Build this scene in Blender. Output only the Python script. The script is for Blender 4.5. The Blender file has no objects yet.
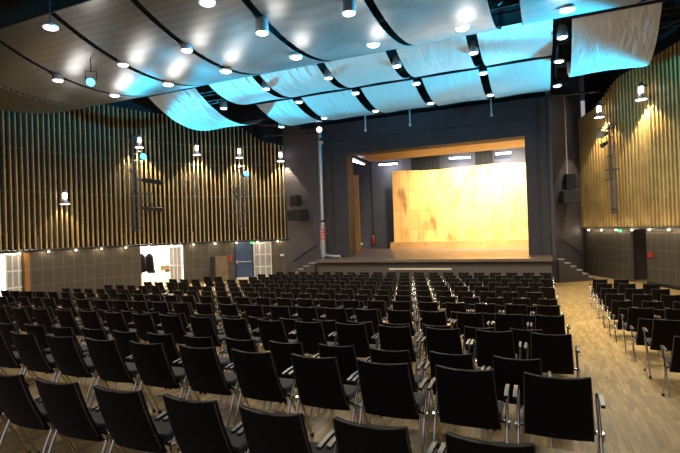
import bpy, math, random
from mathutils import Vector, Matrix
random.seed(7)
sc = bpy.context.scene
C = sc.collection
PI = math.pi

# ------------------------------------------------------------------ camera, world, light, exposure
F_PX, YAW, PITCH, ROLL = 474.08, 0.403673, 0.009177, -0.034667
CAM = Vector((-0.2452, -3.4380, 2.6708))
def camera():
    cy, sy = math.cos(YAW), math.sin(YAW)
    fw = Vector((-sy*math.cos(PITCH), cy*math.cos(PITCH), math.sin(PITCH)))
    r = Vector((cy, sy, 0)); u = r.cross(fw)
    c, s = math.cos(ROLL), math.sin(ROLL)
    r2, u2 = c*r + s*u, -s*r + c*u
    cam = bpy.data.cameras.new('camera'); o = bpy.data.objects.new('camera', cam); C.objects.link(o)
    m = Matrix(((r2.x, u2.x, -fw.x, CAM.x), (r2.y, u2.y, -fw.y, CAM.y), (r2.z, u2.z, -fw.z, CAM.z), (0, 0, 0, 1)))
    o.matrix_world = m
    cam.sensor_fit = 'HORIZONTAL'; cam.sensor_width = 36; cam.lens = 36*F_PX/680
    cam.clip_end = 200; cam.clip_start = .05
    sc.camera = o
camera()
w = bpy.data.worlds.new('world'); sc.world = w; w.use_nodes = True
w.node_tree.nodes['Background'].inputs[0].default_value = (.66, .62, .66, 1)
w.node_tree.nodes['Background'].inputs[1].default_value = .55
sc.view_settings.view_transform = 'Standard'; sc.view_settings.look = 'None'
sc.view_settings.gamma = 1; sc.view_settings.exposure = 0.0
sc.view_settings.use_curve_mapping = False

def light(kind, name, loc, energy, color, target=None, size=.1, angle=60, blend=.4, sizey=None):
    d = bpy.data.lights.new(name, kind); d.energy = energy; d.color = color
    if kind == 'SPOT':
        d.spot_size = math.radians(angle); d.spot_blend = blend; d.shadow_soft_size = size
    elif kind == 'POINT': d.shadow_soft_size = size
    elif kind == 'AREA':
        d.shape = 'RECTANGLE'; d.size = size; d.size_y = sizey or size
    o = bpy.data.objects.new(name, d); C.objects.link(o); o.location = loc
    if target is not None:
        o.rotation_euler = (Vector(target) - Vector(loc)).to_track_quat('-Z', 'Y').to_euler()
    return o
WARM = (1, .84, .58); WHITE = (1, .96, .9); CYAN = (.02, .60, 1); FLUO = (.92, .94, 1)
# unseen area fills added over the stalls to light floor and chairs
for x, y, e in ((-9, 12.5, 420), (-3, 12.5, 480), (-14.5, 10, 200), (1.2, 10.8, 640), (-6, 7, 240), (-13, 5, 120)):
    light('AREA', 'house_fill', (x, y, 7.0), e, WARM, (x, y, 0), 1.6)
# stage border lights hanging above the wooden stage ceiling
for x, e in ((-7.4, 520), (-4.6, 1700), (-1.8, 2000), (-.4, 1500)):
    light('SPOT', 'border_light', (x, 24.6, 8.6), e*3.7, (1, .88, .64), (x - .3, 28.3, 4.1), .3, 95, .8)
light('SPOT', 'stage_top_light', (-4.5, 24.3, 8.8), 2200, (1, .82, .62), (-4.5, 23.0, 1.2), .4, 95, .8)
# cyan washes on sails and panels, from added points by the side walls
for loc, tgt, e, a in (((-18.6, 15.0, 5.0), (-9.0, 14.3, 8.6), 8000, 62), ((4.4, 13.95, 4.8), (-2.4, 14.3, 8.9), 5500, 66), ((4.4, 13.95, 4.8), (-5.5, 13.2, 8.4), 7500, 34),
                       ((-18.6, 15.0, 5.0), (-5.5, 14.0, 8.3), 14000, 30), ((-18.6, 15.0, 5.0), (-9.0, 9.3, 8.0), 1200, 40), ((4.4, 13.95, 4.8), (-2.3, 8.2, 8.2), 48000, 36), ((-18.6, 15.0, 5.0), (-6.0, 8.4, 8.1), 42000, 24)):
    light('SPOT', 'cyan_wash', loc, e, CYAN, tgt, .15, a, .5)

# ------------------------------------------------------------------ materials
def mat(name, col, rough=.6, metal=0, emit=None, estr=0, bump=None, sheen=0, vary=None, spec=None, bumpd=.3):
    m = bpy.data.materials.new(name); m.use_nodes = True
    nt = m.node_tree; b = nt.nodes['Principled BSDF']
    b.inputs['Base Color'].default_value = (*col, 1); b.inputs['Roughness'].default_value = rough
    b.inputs['Metallic'].default_value = metal
    if spec is not None: b.inputs['Specular IOR Level'].default_value = spec
    if emit: b.inputs['Emission Color'].default_value = (*emit, 1); b.inputs['Emission Strength'].default_value = estr
    if sheen: b.inputs['Sheen Weight'].default_value = sheen; b.inputs['Sheen Roughness'].default_value = .4
    tc = nt.nodes.new('ShaderNodeTexCoord')
    if vary:
        n = nt.nodes.new('ShaderNodeTexNoise'); n.inputs['Scale'].default_value = vary[0]; n.inputs['Detail'].default_value = 4
        nt.links.new(tc.outputs['Object'], n.inputs['Vector'])
        r = nt.nodes.new('ShaderNodeValToRGB')
        r.color_ramp.elements[0].position = .3; r.color_ramp.elements[1].position = .7
        r.color_ramp.elements[0].color = (*[c*(1 - vary[1]) for c in col], 1)
        r.color_ramp.elements[1].color = (*[min(1, c*(1 + vary[1])) for c in col], 1)
        nt.links.new(n.outputs['Fac'], r.inputs['Fac']); nt.links.new(r.outputs['Color'], b.inputs['Base Color'])
    if bump:
        n = nt.nodes.new('ShaderNodeTexNoise'); n.inputs['Scale'].default_value = bump
        nt.links.new(tc.outputs['Object'], n.inputs['Vector'])
        bp = nt.nodes.new('ShaderNodeBump'); bp.inputs['Strength'].default_value = bumpd; bp.inputs['Distance'].default_value = .02
        nt.links.new(n.outputs['Fac'], bp.inputs['Height']); nt.links.new(bp.outputs['Normal'], b.inputs['Normal'])
    return m
M = {}
M['fabric'] = mat('chair_fabric', (.012, .009, .010), .85, sheen=.10, spec=.15, bump=260, bumpd=.2)
M['seatcloth'] = mat('seat_fabric', (.022, .022, .026), .85, sheen=.25, spec=.2, bump=260, bumpd=.2)  # same cloth as the backs, coloured lighter for light falling from above
M['chrome'] = mat('chrome', (.75, .73, .72), .18, 1)
M['pad'] = mat('arm_plastic', (.022, .022, .026), .4, spec=.4)
M['rimlight'] = mat('grey_rimlight', (.10, .10, .105), .6)  # grey that paints the rim light on the chair-back edges
M['ladder'] = mat('ladder_metal', (.10, .105, .125), .4, .3)
M['clip'] = mat('clip_plastic', (.02, .02, .02), .4)
M['black'] = mat('black_paint', (.012, .012, .014), .6)
M['steel'] = mat('dark_steel', (.035, .035, .04), .45, .6)
M['darkwall'] = mat('dark_wall_paint', (.058, .052, .068), .7, vary=(1.2, .12))
M['portal'] = mat('portal_paint', (.030, .026, .034), .75, vary=(.8, .15))
M['blackwall'] = mat('void_black', (.006, .006, .008), .9)
M['backwall'] = mat('stage_wall_paint', (.085, .085, .105), .7, vary=(.8, .1))
M['slat'] = mat('slat_wood', (.50, .335, .125), .45, vary=(1.5, .18))
M['slatback'] = mat('slat_backing', (.008, .011, .016), .8)
M['rail'] = mat('rail_blue', (.03, .09, .14), .5)
M['stagefloor'] = mat('stage_floor', (.115, .082, .066), .38, vary=(.6, .12))
M['stageface'] = mat('stage_face', (.060, .050, .046), .6)
M['trimlight'] = mat('pale_trim', (.55, .48, .38), .5)
M['white'] = mat('white_paint', (.8, .8, .8), .5)
M['foyer'] = mat('foyer_white', (.85, .84, .86), .6)
M['blue'] = mat('blue_door', (.050, .085, .175), .45, vary=(2, .08))
M['glassgrey'] = mat('door_glass', (.42, .40, .38), .2)
M['red'] = mat('red_box', (.55, .03, .02), .4)
M['green'] = mat('exit_green', (.02, .4, .08), .4, emit=(.1, .9, .3), estr=1.2)
M['silver'] = mat('silver_foil', (.34, .36, .40), .4, .8, bump=30, bumpd=.6)
M['tube'] = mat('lit_tube', (.9, .9, .9), .4, emit=FLUO, estr=16)
M['lens'] = mat('lit_lens', (.9, .9, .9), .4, emit=(1, .96, .92), estr=5)
M['bulb'] = mat('lit_bulb', (.9, .9, .9), .3, emit=(1, .97, .95), estr=7)
M['warmbulb'] = mat('warm_bulb', (.9, .9, .9), .3, emit=(1, .78, .45), estr=5)
M['cyanlens'] = mat('cyan_lens', (.2, .7, .9), .3, emit=(.06, .55, 1), estr=5)
M['can'] = mat('lamp_can', (.22, .27, .30), .35, .6)
M['lampmetal'] = mat('lamp_metal', (.55, .56, .6), .35, .7)
M['ply'] = mat('plywood', (.42, .22, .075), .5, vary=(1.2, .15))
M['curtain'] = mat('black_curtain', (.012, .012, .014), .95)
M['brownpost'] = mat('timber_post', (.35, .17, .05), .5)
M['beige'] = mat('beige_board', (.62, .45, .22), .6)

def floor_mat():
    m = bpy.data.materials.new('oak_parquet'); m.use_nodes = True; nt = m.node_tree; b = nt.nodes['Principled BSDF']
    tc = nt.nodes.new('ShaderNodeTexCoord'); mp = nt.nodes.new('ShaderNodeMapping')
    mp.inputs['Rotation'].default_value = (0, 0, PI/2)
    nt.links.new(tc.outputs['Object'], mp.inputs['Vector'])
    br = nt.nodes.new('ShaderNodeTexBrick'); br.inputs['Scale'].default_value = 1
    br.inputs['Brick Width'].default_value = .30; br.inputs['Row Height'].default_value = .055; br.inputs['Mortar Size'].default_value = .0012
    br.inputs['Color1'].default_value = (.33, .205, .068, 1); br.inputs['Color2'].default_value = (.54, .37, .15, 1)
    br.inputs['Mortar'].default_value = (.12, .07, .03, 1); br.inputs['Bias'].default_value = 0
    nt.links.new(mp.outputs['Vector'], br.inputs['Vector'])
    n = nt.nodes.new('ShaderNodeTexNoise'); n.inputs['Scale'].default_value = 3
    mp2 = nt.nodes.new('ShaderNodeMapping'); mp2.inputs['Scale'].default_value = (14, 1.2, 1)
    nt.links.new(tc.outputs['Object'], mp2.inputs['Vector']); nt.links.new(mp2.outputs['Vector'], n.inputs['Vector'])
    mx = nt.nodes.new('ShaderNodeMixRGB'); mx.blend_type = 'MULTIPLY'; mx.inputs[0].default_value = .55
    rp = nt.nodes.new('ShaderNodeValToRGB'); rp.color_ramp.elements[0].color = (.55, .5, .45, 1); rp.color_ramp.elements[1].color = (1.0, 1, 1, 1)
    rp.color_ramp.elements[0].position = .35; rp.color_ramp.elements[1].position = .65
    nt.links.new(n.outputs['Fac'], rp.inputs['Fac'])
    nt.links.new(br.outputs['Color'], mx.inputs[1]); nt.links.new(rp.outputs['Color'], mx.inputs[2])
    nt.links.new(mx.outputs['Color'], b.inputs['Base Color']); b.inputs['Roughness'].default_value = .5; b.inputs['Specular IOR Level'].default_value = .3
    return m
M['floor'] = floor_mat()

def panel_mat(name, base, sx, sz):
    # perforated cladding: UV in metres (along the wall, height)
    m = bpy.data.materials.new(name); m.use_nodes = True; nt = m.node_tree; b = nt.nodes['Principled BSDF']
    uv = nt.nodes.new('ShaderNodeUVMap')
    br = nt.nodes.new('ShaderNodeTexBrick'); br.offset = 0; br.inputs['Scale'].default_value = 1
    br.inputs['Brick Width'].default_value = sx; br.inputs['Row Height'].default_value = sz; br.inputs['Mortar Size'].default_value = .012
    br.inputs['Color1'].default_value = (*base, 1); br.inputs['Color2'].default_value = (*[c*1.2 for c in base], 1)
    br.inputs['Mortar'].default_value = (*[c*2.2 for c in base], 1)
    nt.links.new(uv.outputs['UV'], br.inputs['Vector'])
    ch = nt.nodes.new('ShaderNodeTexVoronoi'); ch.inputs['Scale'].default_value = 38; ch.inputs['Randomness'].default_value = 0
    nt.links.new(uv.outputs['UV'], ch.inputs['Vector'])
    rp = nt.nodes.new('ShaderNodeValToRGB'); rp.color_ramp.elements[0].position = .22; rp.color_ramp.elements[1].position = .34
    rp.color_ramp.elements[0].color = (.35, .35, .35, 1)
    nt.links.new(ch.outputs['Distance'], rp.inputs['Fac'])
    mx = nt.nodes.new('ShaderNodeMixRGB'); mx.blend_type = 'MULTIPLY'; mx.inputs[0].default_value = .8
    nt.links.new(br.outputs['Color'], mx.inputs[1]); nt.links.new(rp.outputs['Color'], mx.inputs[2])
    nt.links.new(mx.outputs['Color'], b.inputs['Base Color'])
    b.inputs['Metallic'].default_value = .35; b.inputs['Roughness'].default_value = .5
    return m
M['cladding'] = panel_mat('perforated_cladding', (.105, .088, .070), .47, .72)

def metal_panel_mat():
    m = bpy.data.materials.new('perforated_metal'); m.use_nodes = True; nt = m.node_tree; b = nt.nodes['Principled BSDF']
    tc = nt.nodes.new('ShaderNodeTexCoord')
    v = nt.nodes.new('ShaderNodeTexVoronoi'); v.inputs['Scale'].default_value = 17; v.inputs['Randomness'].default_value = 0
    nt.links.new(tc.outputs['Object'], v.inputs['Vector'])
    rp = nt.nodes.new('ShaderNodeValToRGB'); rp.color_ramp.elements[0].position = .2; rp.color_ramp.elements[1].position = .42
    rp.color_ramp.elements[0].color = (.05, .053, .053, 1); rp.color_ramp.elements[1].color = (.115, .12, .118, 1)
    nt.links.new(v.outputs['Distance'], rp.inputs['Fac']); nt.links.new(rp.outputs['Color'], b.inputs['Base Color'])
    b.inputs['Metallic'].default_value = .35; b.inputs['Roughness'].default_value = .38
    return m
M['metalpanel'] = metal_panel_mat()

def sail_mat():
    m = bpy.data.materials.new('sail_cloth'); m.use_nodes = True; nt = m.node_tree; b = nt.nodes['Principled BSDF']
    b.inputs['Base Color'].default_value = (.46, .45, .425, 1); b.inputs['Roughness'].default_value = .42
    tc = nt.nodes.new('ShaderNodeTexCoord'); mp = nt.nodes.new('ShaderNodeMapping'); mp.inputs['Scale'].default_value = (2.6, .55, 1)
    mp.inputs['Rotation'].default_value = (0, 0, .5)
    nt.links.new(tc.outputs['Object'], mp.inputs['Vector'])
    n = nt.nodes.new('ShaderNodeTexNoise'); n.inputs['Scale'].default_value = 1.6; n.inputs['Detail'].default_value = 3
    nt.links.new(mp.outputs['Vector'], n.inputs['Vector'])
    bp = nt.nodes.new('ShaderNodeBump'); bp.inputs['Strength'].default_value = .55; bp.inputs['Distance'].default_value = .12
    nt.links.new(n.outputs['Fac'], bp.inputs['Height']); nt.links.new(bp.outputs['Normal'], b.inputs['Normal'])
    return m
M['sail'] = sail_mat()

def backdrop_mat():
    m = bpy.data.materials.new('golden_boards'); m.use_nodes = True; nt = m.node_tree; b = nt.nodes['Principled BSDF']
    tc = nt.nodes.new('ShaderNodeTexCoord'); mp = nt.nodes.new('ShaderNodeMapping'); mp.inputs['Rotation'].default_value = (PI/2, 0, 0)
    nt.links.new(tc.outputs['Object'], mp.inputs['Vector'])
    br = nt.nodes.new('ShaderNodeTexBrick'); br.offset = 0; br.inputs['Scale'].default_value = 1
    br.inputs['Brick Width'].default_value = .62; br.inputs['Row Height'].default_value = 1.32; br.inputs['Mortar Size'].default_value = .012
    br.inputs['Color1'].default_value = (.60, .33, .095, 1); br.inputs['Color2'].default_value = (.68, .40, .13, 1); br.inputs['Mortar'].default_value = (.40, .2, .05, 1)
    nt.links.new(mp.outputs['Vector'], br.inputs['Vector'])
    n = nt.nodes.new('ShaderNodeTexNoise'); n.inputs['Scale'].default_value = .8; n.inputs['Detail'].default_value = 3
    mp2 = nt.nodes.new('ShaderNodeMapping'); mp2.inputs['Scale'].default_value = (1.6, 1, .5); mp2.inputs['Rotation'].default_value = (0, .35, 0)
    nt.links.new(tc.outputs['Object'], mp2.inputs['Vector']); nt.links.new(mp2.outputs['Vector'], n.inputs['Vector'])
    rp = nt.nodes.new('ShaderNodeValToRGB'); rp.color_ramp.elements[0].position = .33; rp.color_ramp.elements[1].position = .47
    rp.color_ramp.elements[0].color = (.30, .22, .15, 1)  # dark streaks of an uneven light pattern, painted into the board colour
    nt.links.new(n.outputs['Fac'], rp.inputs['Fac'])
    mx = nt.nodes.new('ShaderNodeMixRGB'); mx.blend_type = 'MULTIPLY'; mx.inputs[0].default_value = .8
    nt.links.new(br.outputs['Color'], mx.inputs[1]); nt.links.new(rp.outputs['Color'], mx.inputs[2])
    nt.links.new(mx.outputs['Color'], b.inputs['Base Color']); b.inputs['Roughness'].default_value = .5
    return m
M['backdrop'] = backdrop_mat()

# ------------------------------------------------------------------ mesh helpers
class MB:
    def __init__(s): s.v = []; s.f = []; s.m = []; s.sm = []; s.uv = {}
    def add(s, vs, fs, mi=0, smooth=False):
        o = len(s.v); s.v += [tuple(v) for v in vs]
        for f in fs: s.f.append(tuple(i + o for i in f)); s.m.append(mi); s.sm.append(smooth)
    def box(s, c, d, rot=0, mi=0, tilt=None):
        hx, hy, hz = d[0]/2, d[1]/2, d[2]/2
        R = Matrix.Rotation(rot, 3, 'Z')
        if tilt is not None: R = R @ tilt
        vs = [Vector(c) + R @ Vector((x*hx, y*hy, z*hz)) for z in (-1, 1) for y in (-1, 1) for x in (-1, 1)]
        s.add(vs, [(0, 2, 3, 1), (4, 5, 7, 6), (0, 1, 5, 4), (2, 6, 7, 3), (0, 4, 6, 2), (1, 3, 7, 5)], mi); return s
    def bbox(s, c, d, b=.01, rot=0, mi=0):   # box with chamfered vertical and top edges
        hx, hy, hz = d[0]/2, d[1]/2, d[2]/2
        R = Matrix.Rotation(rot, 3, 'Z')
        def ring(k, z): return [(-hx+k, -hy, z), (hx-k, -hy, z), (hx, -hy+k, z), (hx, hy-k, z), (hx-k, hy, z), (-hx+k, hy, z), (-hx, hy-k, z), (-hx, -hy+k, z)]
        def inset(pts, q): return [(x*(1-q/hx), y*(1-q/hy), z) for x, y, z in pts]
        rs = [inset(ring(b, -hz), b), ring(b, -hz+b), ring(b, hz-b), inset(ring(b, hz), b)]
        vs = [Vector(c) + R @ Vector(p) for r in rs for p in r]; fs = [tuple(range(7, -1, -1)), tuple(range(24, 32))]
        for k in range(3):
            for i in range(8): j = (i+1) % 8; fs.append((k*8+i, k*8+j, k*8+8+j, k*8+8+i))
        s.add(vs, fs, mi); return s
    def cyl(s, a, b, r0, r1=None, n=10, mi=0, caps=True, smooth=True):
        a, b = Vector(a), Vector(b); r1 = r0 if r1 is None else r1
        d = (b - a).normalized(); t = Vector((1, 0, 0)) if abs(d.x) < .9 else Vector((0, 1, 0))
        u = d.cross(t).normalized(); w_ = d.cross(u)
        vs = [p + r*(math.cos(2*PI*i/n)*u + math.sin(2*PI*i/n)*w_) for p, r in ((a, r0), (b, r1)) for i in range(n)]
        s.add(vs, [(i, (i+1) % n, n+(i+1) % n, n+i) for i in range(n)], mi, smooth)
        if caps: s.add(vs, [tuple(range(n-1, -1, -1)), tuple(range(n, 2*n))], mi)
        return s
    def tube(s, pts, r, n=8, mi=0):
        P = [Vector(p) for p in pts]; vs = []
        up = None
        for i, p in enumerate(P):
            d = (P[min(i+1, len(P)-1)] - P[max(i-1, 0)]).normalized()
            if up is None: up = Vector((1, 0, 0)) if abs(d.x) < .8 else Vector((0, 0, 1))
            u = d.cross(up).normalized(); w_ = d.cross(u)
            vs += [p + r*(math.cos(2*PI*k/n)*u + math.sin(2*PI*k/n)*w_) for k in range(n)]
        fs = [(i*n+k, i*n+(k+1) % n, (i+1)*n+(k+1) % n, (i+1)*n+k) for i in range(len(P)-1) for k in range(n)]
        s.add(vs, fs, mi, True); s.add(vs, [tuple(range(n-1, -1, -1)), tuple(range((len(P)-1)*n, len(P)*n))], mi); return s
    def lathe(s, c, prof, n=14, mi=0, axis=None):
        c = Vector(c); q = Vector((0, 0, 1)).rotation_difference(Vector(axis or (0, 0, 1)).normalized())
        vs = [c + q @ Vector((r*math.cos(2*PI*k/n), r*math.sin(2*PI*k/n), z)) for r, z in prof for k in range(n)]
        s.add(vs, [(i*n+k, i*n+(k+1) % n, (i+1)*n+(k+1) % n, (i+1)*n+k) for i in range(len(prof)-1) for k in range(n)], mi, True)
        s.add(vs, [tuple(range(n-1, -1, -1)), tuple(range((len(prof)-1)*n, len(prof)*n))], mi); return s
    def slab(s, fn, nu, nv, th, mi=0, smooth=True):   # closed sheet: fn(u,v)->point, thickness vector th
        top = [Vector(fn(i/nu, j/nv)) for j in range(nv+1) for i in range(nu+1)]
        th = Vector(th); bot = [p + th for p in top]; n = len(top); W = nu+1
        fs = []
        for j in range(nv):
            for i in range(nu):
                a = j*W+i; fs += [(a, a+1, a+W+1, a+W), (n+a, n+a+W, n+a+W+1, n+a+1)]
        s.add(top+bot, fs, mi, smooth)
        ed = []
        for i in range(nu): ed += [(i, n+i, n+i+1, i+1), (nv*W+i, nv*W+i+1, n+nv*W+i+1, n+nv*W+i)]
        for j in range(nv): ed += [(j*W, (j+1)*W, n+(j+1)*W, n+j*W), (j*W+nu, n+j*W+nu, n+(j+1)*W+nu, (j+1)*W+nu)]
        s.add(top+bot, ed, mi); return s
    def mesh(s, name, mats):
        me = bpy.data.meshes.new(name); me.from_pydata(s.v, [], s.f)
        for m in (mats if isinstance(mats, (list, tuple)) else [mats]): me.materials.append(m)
        me.polygons.foreach_set('material_index', s.m); me.polygons.foreach_set('use_smooth', s.sm)
        me.update(); return me
    def obj(s, name, mats, parent=None, label=None):
        o = bpy.data.objects.new(name, s.mesh(name, mats)); C.objects.link(o)
        if parent is not None: o.parent = parent
        if label: o['label'] = label
        return o
def tag(o, label, cat, group=None):
    o['label'] = label; o['category'] = cat
    if group: o['group'] = group
    return o
def thing(name, label, cat, loc=(0, 0, 0), rz=0, group=None):
    o = bpy.data.objects.new(name, None); o.empty_display_size = .1; C.objects.link(o); o.location = loc; o.rotation_euler = (0, 0, rz)
    return tag(o, label, cat, group)
def struct(o): o['kind'] = 'structure'; return o
def dup(root, loc, rz, label, group=None):
    r = root.copy(); C.objects.link(r); r.location = loc; r.rotation_euler = (0, 0, rz); r['label'] = label
    if group: r['group'] = group
    for ch in root.children:
        c = ch.copy(); C.objects.link(c); c.parent = r
        for g in ch.children:
            d = g.copy(); C.objects.link(d); d.parent = c
    return r

# ------------------------------------------------------------------ hall plan
ROW = 1.12752
def level(y):
    for lim, z in ((-1.38, 1.0), (.88, .8), (3.13, .6), (5.38, .4), (7.64, .2)):
        if y < lim: return z
    return 0.0
# floor with its shallow tiers, one mesh
b = MB(); X0, X1 = -27, 12
edges = [(-7.5, 1.0), (-1.38, .8), (.88, .6), (3.13, .4), (5.38, .2), (7.64, 0), (31, None)]
vs = []; fs = []
for (y0, z), (y1, z1) in zip(edges[:-1], edges[1:]):
    o = len(vs); vs += [(X0, y0, z), (X1, y0, z), (X1, y1, z), (X0, y1, z)]; fs.append((o, o+1, o+2, o+3))
    if z1 is not None:
        o = len(vs); vs += [(X0, y1, z), (X1, y1, z), (X1, y1, z1), (X0, y1, z1)]; fs.append((o, o+1, o+2, o+3))
b.add(vs, fs)
struct(b.obj('floor', M['floor']))

class Curve:
    def __init__(s, pts, sub=10):
        P = [Vector(p) for p in pts]; out = []
        for i in range(len(P)-1):
            p0 = P[max(i-1, 0)]; p1, p2 = P[i], P[i+1]; p3 = P[min(i+2, len(P)-1)]
            for k in range(sub):
                t = k/sub
                out.append(.5*((2*p1)+(p2-p0)*t+(2*p0-5*p1+4*p2-p3)*t*t+(3*p1-p0-3*p2+p3)*t**3))
        out.append(P[-1]); s.p = out; s.s = [0]
        for a, c in zip(out[:-1], out[1:]): s.s.append(s.s[-1]+(c-a).length)
        s.L = s.s[-1]
    def at(s, t):
        t = max(0, min(s.L-1e-6, t))
        for i in range(len(s.s)-1):
            if s.s[i+1] >= t:
                k = (t-s.s[i])/(s.s[i+1]-s.s[i]); return s.p[i].lerp(s.p[i+1], k), (s.p[i+1]-s.p[i]).normalized()
    def near(s, q):
        q = Vector(q); best = (1e9, 0)
        n = 1500
        for i in range(n+1):
            p, _ = s.at(s.L*i/n); d = (p-q).length
            if d < best[0]: best = (d, s.L*i/n)
        return best[1]
LWALL = Curve([(-13.9, 21.0), (-16.7, 19.9), (-19.15, 16.75), (-20.5, 12.8), (-21.0, 9.0), (-20.8, 5.0), (-20.2, 0.5)])
RWALL = Curve([(1.49, 24.05), (1.92, 23.08), (4.33, 17.7), (5.6, 14.0), (6.3, 9.5), (6.6, 3.0)])
HALL = Vector((-5.3, 8))
def inward(p, d):
    n = Vector((-d.y, d.x)); return n if n.dot(HALL-p) > 0 else -n
def curved_wall(name, cv, s0, s1, z0, z1, off, th, m, uvmap=False, step=.35):
    """a wall strip following the plan curve from s0 to s1; off = distance of its face behind the curve"""
    n = max(1, int((s1-s0)/step)); b = MB(); vs = []; uvs = []
    for i in range(n+1):
        t = s0+(s1-s0)*i/n; p, d = cv.at(t); k = inward(p, d)
        a = p-k*off; c = p-k*(off+th)
        vs += [(a.x, a.y, z0), (a.x, a.y, z1), (c.x, c.y, z1), (c.x, c.y, z0)]
        uvs += [(t, z0), (t, z1), (t, z1), (t, z0)]
    fs = []
    for i in range(n):
        a = i*4; q = a+4
        fs += [(a, q, q+1, a+1), (a+1, q+1, q+2, a+2), (a+2, q+2, q+3, a+3), (a+3, q+3, q, a)]
    fs += [(0, 1, 2, 3), (n*4+3, n*4+2, n*4+1, n*4)]
    b.add(vs, fs); o = b.obj(name, m)
    if uvmap:
        u = o.data.uv_layers.new(name='UVMap')
        for lp in o.data.loops: u.data[lp.index].uv = uvs[lp.vertex_index]
    return o

ZL, ZR = 2.31, 2.40
sD1a, sD1b, sD1c = LWALL.near((-20.95, 8.0)), LWALL.near((-20.95, 9.4)), LWALL.near((-20.84, 10.2))
sW0, sW1 = LWALL.near((-18.64, 17.45)), LWALL.near((-19.62, 15.42))
sB0, sB1 = LWALL.near((-16.0, 20.18)), LWALL.near((-16.88, 19.7))
sG0, sG1 = LWALL.near((-15.02, 20.56)), LWALL.near((-15.98, 20.19))
HD = 2.19
OFF = .18
# lower cladding, left, split round the doors
segs = [(0, sG0), (sB1, sW0), (sW1, sD1c+.16), (sD1a, LWALL.L)]
for i, (a, c) in enumerate(segs):
    struct(curved_wall('wall_left', LWALL, min(a, c), max(a, c), -.05, ZL, OFF, .15, M['cladding'], True))
struct(curved_wall('wall_left', LWALL, sG0, sB1, HD, ZL, OFF, .15, M['cladding'], True))
struct(curved_wall('wall_left', LWALL, sW0, sW1, HD, ZL, OFF, .15, M['cladding'], True))
struct(curved_wall('wall_left', LWALL, sD1c, sD1a, HD, ZL, OFF, .15, M['cladding'], True))
# upper backing, soffit
struct(curved_wall('wall_left', LWALL, 0, LWALL.L, ZL, 11, .62, .15, M['slatback']))
struct(curved_wall('trim_1', LWALL, 0, LWALL.L, ZL-.10, ZL-.01, -.06, .7, M['steel']))
sR0, sR1 = RWALL.near((3.06, 20.55)), RWALL.near((3.5, 19.57))
struct(curved_wall('wall_right', RWALL, 0, sR0, -.05, ZR, OFF, .15, M['cladding'], True))
struct(curved_wall('wall_right', RWALL, sR1, RWALL.L, -.05, ZR, OFF, .15, M['cladding'], True))
struct(curved_wall('wall_right', RWALL, sR0, sR1, 2.31, ZR, OFF, .15, M['cladding'], True))
struct(curved_wall('wall_right', RWALL, 0, RWALL.L, ZR, 11, .55, .15, M['slatback']))
struct(curved_wall('trim_2', RWALL, 0, RWALL.L, ZR-.10, ZR-.01, -.06, .65, M['steel']))
struct(curved_wall('baseboard_right', RWALL, sR1, RWALL.L, 0, .13, OFF-.03, .06, M['steel']))

def slats(name, label, cv, z0, topf, n, sp, w_, dep, rails):
    root = thing(name, label, 'slat cladding', (0, 0, 0))
    for i in range(n):
        t = .04+i*sp
        if t > cv.L: break
        p, d = cv.at(t); k = inward(p, d); c = p-k*(dep/2)
        MB().box((c.x, c.y, (z0+topf(t))/2), (w_, dep, topf(t)-z0), math.atan2(d.y, d.x)).obj('slat', M['slat'], root)
    for z in rails:
        b = MB(); pts = []
        for i in range(41):
            p, d = cv.at(min(cv.L, n*sp)*i/40); k = inward(p, d); q = p-k*(dep+.06); pts.append((q.x, q.y, z))
        b.tube(pts, .028, 6); b.obj('rail', M['rail'], root)
    return root
def sm(t, pts):
    if t <= pts[0][0]: return pts[0][1]
    for (a, x), (c, y) in zip(pts[:-1], pts[1:]):
        if t <= c:
            k = (t-a)/(c-a); k = k*k*(3-2*k); return x+(y-x)*k
    return pts[-1][1]
slats('slat_screen', 'tall screen of upright golden timber slats curving along the left wall', LWALL, ZL,
      lambda t: sm(t, [(0, 7.72), (1.0, 8.0), (3.6, 9.4), (30, 9.5)]), 76, .236, .046, .13, (4.9, 6.75, 7.85))
slats('slat_screen', 'dense screen of upright timber slats on the wall right of the stage', RWALL, ZR,
      lambda t: sm(t, [(0, 7.95), (1.3, 8.08), (4.0, 9.05), (14, 9.3)]), 62, .225, .085, .15, (4.9, 6.75))

# dark side walls between slats and proscenium
def wall2(name, a, c, z0, z1, m, th=.2):
    a, c = Vector(a), Vector(c); d = c-a
    n = Vector((-d.y, d.x)).normalized()
    if n.dot(HALL-a) > 0: n = -n
    mid = (a+c)/2+n*th/2
    return struct(MB().box((mid.x, mid.y, (z0+z1)/2), (d.length, th, z1-z0), math.atan2(d.y, d.x)).obj(name, m))
PY = 20.0
wall2('wall_left', (-14.2, 21.05), (-11.25, PY+.1), -.05, 11, M['darkwall'])
wall2('wall_right', (.07, PY+.1), (1.62, 24.35), -.05, 11, M['darkwall'])
wall2('wall_back', (-20.2, .6), (-19.0, -7.5), -.05, 11, M['darkwall'])
wall2('wall_right', (6.55, 3.0), (6.4, -7.5), -.05, 11, M['darkwall'])
# ceiling deck
struct(MB().box((-7, 12, 11.1), (36, 42, .2)).obj('ceiling', M['blackwall']))

# ------------------------------------------------------------------ stage
b = MB(); b.box((-5.31, 19.1, 1.19), (10.8, 2.8, .12), mi=1); b.box((-5.31, 19.2, .56), (10.7, 2.6, 1.14), mi=0)
b.box((-5.6, 20.95, 1.19), (11.3, .9, .12), mi=1); b.box((-6.95, 26.0, 1.19), (14.3, 9.2, .12), mi=1)
struct(b.obj('floor_stage', [M['stageface'], M['stagefloor']]))
tag(MB().box((-5.42, 17.62, .83), (2.85, .06, .06)).obj('step_ledge', M['trimlight']), 'narrow pale ledge fixed along the middle of the dark stage front', 'ledge')
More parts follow.
